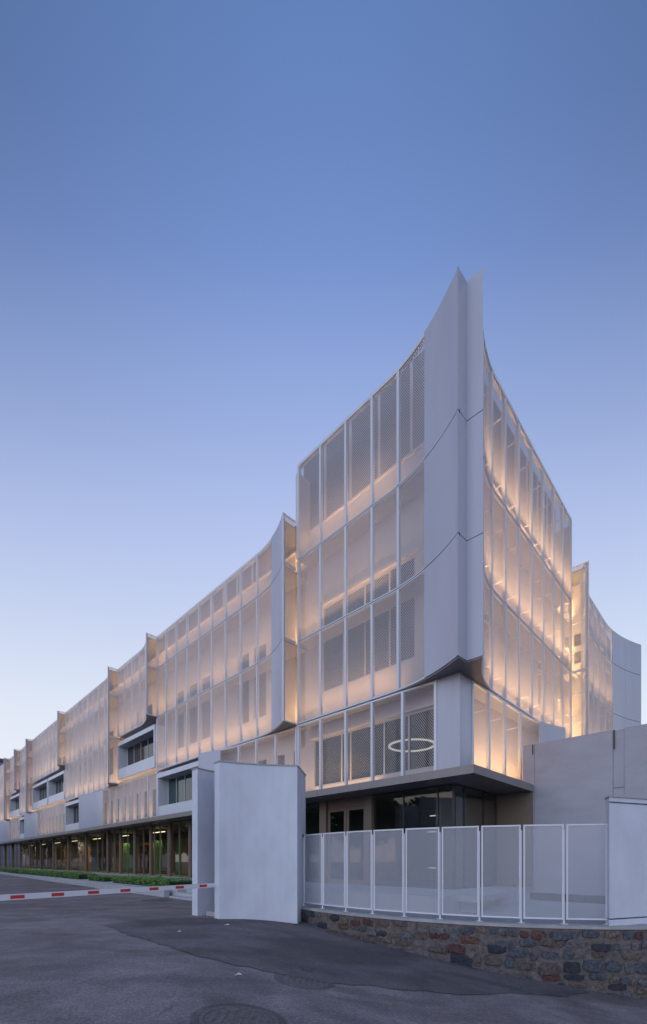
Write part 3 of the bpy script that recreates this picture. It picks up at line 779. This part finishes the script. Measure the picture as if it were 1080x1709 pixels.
front = arc(A, Bp, .13)
back = arc((-1.05, 12.78), (-3.07, 12.21), -.13)
pylon('gate_pylon', 'broad pale plaster gate wall with concave front beside the barrier', front+[(-.58, 14.0), (-.84, 14.05)]+back, 4.35)
pylon('gate_pylon', 'narrow pale plaster gate wall crossed by the barrier arm, left of the broad one', [(-3.68, 12.66), (-3.22, 13.3), (-2.5, 14.6), (-2.75, 14.75), (-3.45, 13.5), (-3.90, 12.86)], 4.30)
rp = pylon('gate_pylon', 'pale plaster pier standing on the stone wall at the right edge', [(6.15, 9.32), (7.27, 9.72), (9.6, 10.6), (9.5, 10.9), (7.2, 10.0), (6.33, 9.72)], 2.98, base=lambda x, y: .36)
m = MB(); m.prism([(6.18, 9.36), (7.27, 9.755), (9.58, 10.63), (9.5, 10.88), (7.2, 9.97), (6.35, 9.70)], .33, .37); build('shadow_gap', m, 'dark frame metal', rp)
m = MB(); m.prism([(6.14, 9.31), (7.27, 9.71), (9.6, 10.59), (9.5, 10.9), (7.2, 10.0), (6.32, 9.72)], .19, .33); build('plinth', m, 'pylon plaster', rp)
m = MB(); m.prism([(6.13, 9.30), (7.27, 9.70), (9.62, 10.58), (9.6, 10.6), (7.27, 9.72), (6.15, 9.32)], 2.86, 2.88); build('drip_edge', m, 'dark frame metal', rp)
m = MB(); m.prism([(-3.45, 12.75), (-2.9, 12.45), (-2.8, 13.3), (-3.1, 13.3)], -.1, .12); tag(build('concrete_step', m, 'concrete'), 'small concrete step between the two gate walls', 'step')

# ================================================================ BARRIER
a = Vector((-2.98, 12.35, .92)); b = Vector((-6.9, 7.65, .88))
bm = root('barrier_gate', 'white boom barrier arm with red stripes lowered across the road', 'barrier', (a.x, a.y, 0))
d = (b-a); L = d.length; dn = d.normalized()
m = MB(); m.bar(a, b, .045, .115); build('arm', m, 'boom white', bm)
for k in range(9):
    c = a+dn*(.42+k*.72)
    if c.x < b.x: break
    m = MB(); m.bar(c, c+dn*.24, .049, .07); build('stripe', m, 'boom red', bm)
m = MB(); m.bar(a-dn*.35, a+dn*.05, .07, .15); build('arm_clamp', m, 'dark frame metal', bm)
m = MB(); m.box((-2.9, 12.55, -.02), (-2.65, 12.85, 1.02)); build('housing', m, 'boom white', bm)

# ================================================================ FENCE
fn = root('mesh_fence', 'curved white metal mesh fence on the stone wall', 'fence', (2.5, 10.9, .2))
z0, z1 = .30, 2.42
for i in range(len(FP)-1):
    p, q = Vector((*FP[i], 0)), Vector((*FP[i+1], 0)); dd = (q-p).normalized(); p2 = p+dd*.045; q2 = q-dd*.045
    m = MB()
    m.bar(p2+Z*(z0), p2+Z*z1, .032); m.bar(q2+Z*z0, q2+Z*z1, .032)
    m.bar(p2+dd*.0165+Z*(z1-.02), q2-dd*.0165+Z*(z1-.02), .032); m.bar(p2+dd*.0165+Z*(z0+.02), q2-dd*.0165+Z*(z0+.02), .032)
    fr = build('panel_frame', m, 'boom white', fn)
    L = (q2-p2).length; m = MB()
    m.quad(p2+Z*z0, q2+Z*z0, q2+Z*z1, p2+Z*z1, ((0, z0), (L, z0), (L, z1), (0, z1)))
    build('mesh_panel', m, 'fence mesh', fr)
for i, p in enumerate(FP):
    p = Vector((*p, 0)); m = MB(); off = Vector((.0, .05, 0))
    m.bar(p+off+Z*.2, p+off+Z*2.30, .036); m.box((p.x-.06, p.y-.02, .2), (p.x+.06, p.y+.10, .212)); build('post', m, 'boom white', fn)
for p in (Vector((-.66, 13.42, 2.33)), Vector((6.30, 9.56, 2.33))):
    m = MB(); m.box((p.x-.04, p.y-.03, p.z), (p.x+.05, p.y+.03, p.z+.10)); build('hinge', m, 'dark frame metal', fn)

# ================================================================ STONE WALL
sw = root('stone_wall', 'rubble stone retaining wall in rust and slate tones below the fence', 'wall', (3, 10.5, -1))
TH = .45
inn_ = xyoff(FD, -TH)
m = MB()
for i in range(len(FD)-1):
    a, b, c, d = FD[i], FD[i+1], inn_[i+1], inn_[i]
    m.hexa([(a[0], a[1], -2.6), (b[0], b[1], -2.6), (c[0], c[1], -2.6), (d[0], d[1], -2.6), (a[0], a[1], .13), (b[0], b[1], .13), (c[0], c[1], .13), (d[0], d[1], .13)])
build('mortar_core', m, 'mortar', sw)
co, ci = xyoff(FD, .03), xyoff(FD, -TH)
m = MB()
for i in range(len(FD)-1):
    a, b, c, d = co[i], co[i+1], ci[i+1], ci[i]
    j = lambda k: .20+.008*math.sin(k*1.7)
    m.hexa([(a[0], a[1], .132), (b[0], b[1], .132), (c[0], c[1], .132), (d[0], d[1], .132), (a[0], a[1], j(i)), (b[0], b[1], j(i+1)), (c[0], c[1], .2), (d[0], d[1], .2)])
build('coping', m, 'concrete', sw)
Ls = [0]
for i in range(len(FD)-1): Ls.append(Ls[-1]+math.dist(FD[i], FD[i+1]))
def onface(s):
    for i in range(len(FD)-1):
        if s <= Ls[i+1]:
            k = (s-Ls[i])/(Ls[i+1]-Ls[i]); a, b = FD[i], FD[i+1]
            dx, dy = b[0]-a[0], b[1]-a[1]; l = math.hypot(dx, dy)
            return Vector((a[0]+dx*k, a[1]+dy*k, 0)), Vector((dy/l, -dx/l, 0))
    return Vector((*FD[-1], 0)), Vector((0, -1, 0))
rs = random.Random(11)
kinds = ['stone slate']*6+['stone charcoal']*3+['stone grey']*6+['stone rust']*2+['stone maroon']*3+['stone tan']*4+['stone brown']*5
z = .122; count = 0
while z > -1.7:
    h = rs.uniform(.16, .32); s = rs.uniform(-.1, .02); sag = rs.uniform(0, 6)
    while s < min(Ls[-1]-.5, 11.4) and count < 299:
        wd = rs.uniform(.15, .50); s0_, s1_ = max(.01, s+.006), s+wd-.006
        c, n = onface(max(.02, s+wd/2)); dz = .045*math.sin(s*2.6+sag)+rs.uniform(-.02, .02); zc = z-h/2+dz
        if zc+h/2 > G(c.x, c.y-.1)-.03 and s1_-s0_ > .08 and rs.random() < .9:
            q_ = lambda: rs.uniform(.04, .38)
            z0_, z1_ = zc-h/2+.008, min(zc+h/2-.008, .124); W_, H_ = s1_-s0_, z1_-z0_
            if H_ > .05:
                pr = rs.uniform(.008, .055); sh_ = rs.uniform(.84, 1.04)
                P2 = [(s0_+W_*q_(), z0_), (s1_-W_*q_(), z0_), (s1_, z0_+H_*q_()), (s1_, z1_-H_*q_()), (s1_-W_*q_(), z1_), (s0_+W_*q_(), z1_), (s0_, z1_-H_*q_()), (s0_, z0_+H_*q_())]
                cs_, cz_ = (s0_+s1_)/2, (z0_+z1_)/2
                P2 = [(cs_+(p-cs_)*sh_*rs.uniform(.86, 1.05), cz_+(q-cz_)*sh_*rs.uniform(.86, 1.05)) for p, q in P2]
                m = MB(); K = 8; R0 = []; R1 = []; R2 = []
                tl_, tz_ = rs.uniform(-.03, .03), rs.uniform(-.03, .03)
                for p, q in P2:
                    for ring, kk, dep in ((R0, 1.0, -.03), (R1, .95, pr*.7), (R2, rs.uniform(.62, .8), None)):
                        ss, zz = cs_+(p-cs_)*kk, cz_+(q-cz_)*kk
                        if dep is None: dep = max(.004, pr+(ss-cs_)/W_*tl_+(zz-cz_)/H_*tz_)
                        qq, nn = onface(min(max(ss, .01), Ls[-1]-.02)); ring.append(qq+nn*dep+Z*min(zz, .126))
                m.v = R0+R1+R2
                for j in range(K):
                    k = (j+1) % K
                    m.f.append((j, k, K+k, K+j)); m.uv.append([(0, 0)]*4); m.f.append((K+j, K+k, 2*K+k, 2*K+j)); m.uv.append([(0, 0)]*4)
                m.v.append(sum(R2, Vector())/K + n*rs.uniform(0, .012))
                for j in range(K): m.f.append((2*K+j, 2*K+(j+1) % K, 3*K)); m.uv.append([(0, 0)]*3)
                build('stone', m, rs.choice(kinds), sw); count += 1
        s += wd
    z -= h
# grit along the wall base and gate
gm_ = MB(); rg_ = random.Random(21)
for i in range(1500):
    if rg_.random() < .75:
        p_, n_ = onface(rg_.uniform(.1, 10.5)); p_ = p_+n_*abs(rg_.gauss(.05, .22))
    else:
        p_ = Vector((rg_.uniform(-3.6, -.5), 0, 0)); p_.y = 12.3+.27*(p_.x+1.8)-abs(rg_.gauss(0, .25))
    zz = G(p_.x, p_.y)+.010; r = rg_.uniform(.004, .016)
    k = len(gm_.v); gm_.v += [Vector((p_.x+math.cos(a)*r, p_.y+math.sin(a)*r, zz)) for a in (0, 2.1, 4.2)]+[Vector((p_.x, p_.y, zz+r*1.2))]
    for f in ((0, 1, 3), (1, 2, 3), (2, 0, 3)): gm_.f.append(tuple(k+q for q in f)); gm_.uv.append([(0, 0)]*3)
tag(build('grit', gm_, 'stone grey'), 'loose grit along the foot of the stone wall', kind='stuff')

# bench on the terrace
be = root('terrace_bench', 'low white slab bench on the terrace behind the fence', 'bench', (4.8, 12.5, .2))
a = Vector((4.05, 11.35)); d = (Vector((6.15, 13.9))-a).normalized(); n = Vector((-d.y, d.x)); Lb = 3.2
def bq(x, y): return tuple(a+d*x+n*y)
m = MB(); m.prism([bq(0, 0), bq(Lb, 0), bq(Lb, .95), bq(0, .95)], .50, .66); build('seat', m, 'pale concrete', be)
for x in (.35, 2.5):
    m = MB(); m.prism([bq(x, .2), bq(x+.35, .2), bq(x+.35, .75), bq(x, .75)], .19, .499); build('leg', m, 'pale concrete', be)
m = MB(); p = UV(-.62, 3.2); m.box((p.x-.16, p.y-.1, .671), (p.x+.16, p.y+.1, .80))
tag(build('orange_block', m, 'brick orange'), 'small orange brick block on the podium corner by the grey wall', 'block')

# ================================================================ MANHOLES, LITTER
def manhole(x, y, r, label, square=False):
    rt = root('manhole_cover', label, 'manhole', (x, y, G(x, y)), 'manhole covers in the road')
    def ringm(r0, r1, dz, N=28):
        m = MB()
        for i in range(N):
            a0, a1 = 2*PI*i/N, 2*PI*(i+1)/N
            q = lambda a, rd, z: Vector((x+math.cos(a)*rd, y+math.sin(a)*rd, G(x+math.cos(a)*rd, y+math.sin(a)*rd)+z))
            m.hexa([q(a0, r0, -.03), q(a1, r0, -.03), q(a1, r1, -.03), q(a0, r1, -.03), q(a0, r0, dz), q(a1, r0, dz), q(a1, r1, dz), q(a0, r1, dz)])
        return m
    build('rim', ringm(r*.88, r, .008), 'cast iron', rt); build('surround', ringm(r*1.01, r*1.2, .006), 'fresh asphalt', rt)
    build('lid', ringm(.001, r*.865, .004), 'cast iron', rt)
    m = MB()
    for i in range(-3, 4):
        for j in range(-3, 4):
            cx, cyy = x+i*r*.22, y+j*r*.22
            if math.hypot(i, j)*.22 < .72: zz = G(cx, cyy); m.box((cx-r*.06, cyy-r*.06, zz), (cx+r*.06, cyy+r*.06, zz+.010))
    tag(build('tread', m, 'cast iron', rt), kind='stuff')
manhole(-3.43, 10.05, .38, 'round iron manhole cover in the road just left of the gate walls')
manhole(-.31, 6.9, .40, 'round iron manhole cover at the edge of the fresh asphalt, mid foreground')
manhole(-.95, 4.9, .45, 'round iron manhole cover at the very bottom of the picture')
manhole(-6.7, 17.6, .50, 'round iron manhole cover in the road beyond the barrier arm')
for x, y, sz, lb in ((-2.45, 11.0, .07, 'white paper scrap on the road before the broad gate wall'), (-3.25, 9.75, .04, 'small white scrap by the manhole cover left of the gate'), (-1.3, 6.62, .05, 'pale scrap lying on the open asphalt, nearest the viewer')):
    m = MB(); z = G(x, y)+.02
    pts = [(x-sz, y-sz*.4, z), (x-sz*.2, y-sz*.6, z+.02), (x+sz, y-sz*.1, z+.004), (x+sz*.6, y+sz*.6, z+.018), (x-sz*.5, y+sz*.4, z+.01)]
    c = Vector((x, y, z+.03)); m.v = [Vector(p) for p in pts]+[c]+[Vector(p)-Z*.006 for p in pts]
    m.f = [(i, (i+1) % 5, 5) for i in range(5)]+[(i, (i+1) % 5, 6+(i+1) % 5, 6+i) for i in range(5)]+[(10, 9, 8, 7, 6)]; m.uv = [[(0, 0)]*len(f) for f in m.f]
    tag(build('paper_scrap', m, 'paper scrap'), lb, 'litter', 'scraps on the road')

# ================================================================ HEDGES AND PLANTERS
rh = random.Random(5)
def hedge(s0, s1, t0, t1, zb, h, label, dens_=520):
    rt = root('box_hedge', label, 'hedge', UV((s0+s1)/2, (t0+t1)/2, zb), 'low hedges along the road')
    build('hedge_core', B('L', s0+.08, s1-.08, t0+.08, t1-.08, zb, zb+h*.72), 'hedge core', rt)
    m = MB(); n = int(dens_*(s1-s0)*(t1-t0)*.55)
    for i in range(min(n, 16000)):
        s = rh.uniform(s0, s1); t = rh.uniform(t0, t1); z = zb+h*(rh.random()**.45)*(1+.10*math.sin(s*2.3)+.08*math.sin(s*5.1+t*7))
        if rh.random() < .45: t = t0+abs(rh.gauss(0, .08))
        p = UV(s, t, z); r = rh.uniform(.035, .065)
        a = Vector((rh.uniform(-1, 1), rh.uniform(-1, 1), rh.uniform(-.4, .9))).normalized(); b = a.cross(Vector((rh.uniform(-1, 1), rh.uniform(-1, 1), rh.uniform(-1, 1)))).normalized()
        m.v += [p-a*r, p+b*r*.5, p+a*r, p-b*r*.5]; k = len(m.v)-4; m.f.append((k, k+1, k+2, k+3)); m.uv.append([(0, 0)]*4)
    tag(build('leaves', m, 'leaf', rt), kind='stuff')
hedge(26.5, 46, -3.3, -2.0, .33, .42, 'long clipped green hedge edging the forecourt, nearer half')
hedge(46.4, 78, -3.3, -2.0, .33, .50, 'long clipped green hedge edging the forecourt, far half', 200)
hedge(21.6, 24.6, -3.3, -2.5, .33, .34, 'short clipped green hedge between the two longer ones')
hedge(13.0, 20.2, -3.3, -1.5, .33, .38, 'clipped green hedge in the planter nearest the gate walls')
hedge(20.6, 29.5, -1.95, -1.5, .33, .26, 'thin hedge strip close to the shop glazing')
m = MB(); m.fbox('L', 12.0, 21.0, -3.95, -3.69, -.3, .34)
tag(build('planter_wall', m, 'pale concrete'), 'low pale concrete planter wall below the nearest hedge', 'planter')
st = root('entrance_steps', 'pale concrete steps between planter and narrow gate wall', 'steps', UV(11, -3.8, 0))
for i in range(3): build('step', B('L', 8.6, 11.6, -3.9+i*.4, -3.51+i*.4, -.3, .08+i*.13), 'pale concrete', st)

# ================================================================ OTHER BUILDINGS
fb = root('distant_building', 'grey-blue roof of another building beyond the far left end of the wing', 'building', UV(110, 5, 0))
m = MB(); m.fbox('L', 95, 120, -2, 14, 0, 20.5); build('wall', m, 'far building', fb)
m = MB(); m.fbox('L', 94.5, 120.5, -2.5, 14.5, 20.51, 21); build('roof', m, 'recess cladding', fb)
ob = root('opposite_building', 'plain white block with dark windows across the road', 'building', UV(110, -26, 0))
build('wall', B('L', 86, 138, -32, -22, -1, 11), 'opposite building render', ob)
ob2 = root('opposite_building', 'grey block beyond the white one across the road', 'building', UV(200, -26, 0))
build('wall', B('L', 141, 330, -36, -23, -1, 13), 'far building', ob2)
for i in range(10):
    for z in (1.2, 4.6, 8.0):
        s0 = 88+i*5
        build('window', B('L', s0, s0+3.2, -22.0, -21.93, z, z+2.0), 'window dark glass', ob)
simple('tree leaf', (.035, .06, .022), .6, var=.5, scale=3); simple('bark', (.06, .045, .035), .9)
rt = random.Random(9)
cm = MB(); tm = MB()
for i in range(2600):
    while True:
        p = Vector((rt.uniform(-1, 1), rt.uniform(-1, 1), rt.uniform(-1, 1)))
        if p.length < 1 and math.sin(p.x*4+p.z*3)+math.cos(p.y*5-p.z*2) > -1.0: break
    p = Vector((p.x*3.4, p.y*3.2, p.z*3.1+5.4)); r = rt.uniform(.22, .42)
    a_ = Vector((rt.uniform(-1, 1), rt.uniform(-1, 1), rt.uniform(-1, 1))).normalized(); b_ = a_.cross(Vector((rt.uniform(-1, 1), rt.uniform(-1, 1), rt.uniform(-1, 1)))).normalized()
    k = len(cm.v); cm.v += [p-a_*r, p+b_*r*.6, p+a_*r, p-b_*r*.6]; cm.f.append((k, k+1, k+2, k+3)); cm.uv.append([(0, 0)]*4)
tm.bar((0, 0, -.3), (.1, .05, 3.2), .34); tm.bar((.1, .05, 3.2), (1.2, .4, 5.6), .2); tm.bar((.1, .05, 3.1), (-1.1, -.5, 5.4), .2); tm.bar((.1, .05, 3.2), (.2, .1, 6.4), .2)
crown0 = tag(build('crown', cm, 'tree leaf'), kind='stuff'); trunk0 = build('trunk', tm, 'bark')
cme, tme = crown0.data, trunk0.data; co0, to0 = crown0.location.copy(), trunk0.location.copy()
bpy.data.objects.remove(crown0); bpy.data.objects.remove(trunk0)
for i in range(22):
    p = UV(14+i*7.2+rt.uniform(-1.5, 1.5), -20+rt.uniform(-2, 2), .1)
    r_ = root('street_tree', 'dark leafy tree in the row across the road', 'tree', p, 'trees across the road')
    k = rt.uniform(.8, 1.25); r_.scale = (k, k, k); r_.rotation_euler = (0, 0, rt.uniform(0, 6))
    for me_, lo_, nm in ((cme, co0, 'crown'), (tme, to0, 'trunk')):
        o = bpy.data.objects.new(nm, me_); COL.objects.link(o); o.parent = r_; o.location = lo_
        if nm == 'crown': o['kind'] = 'stuff'
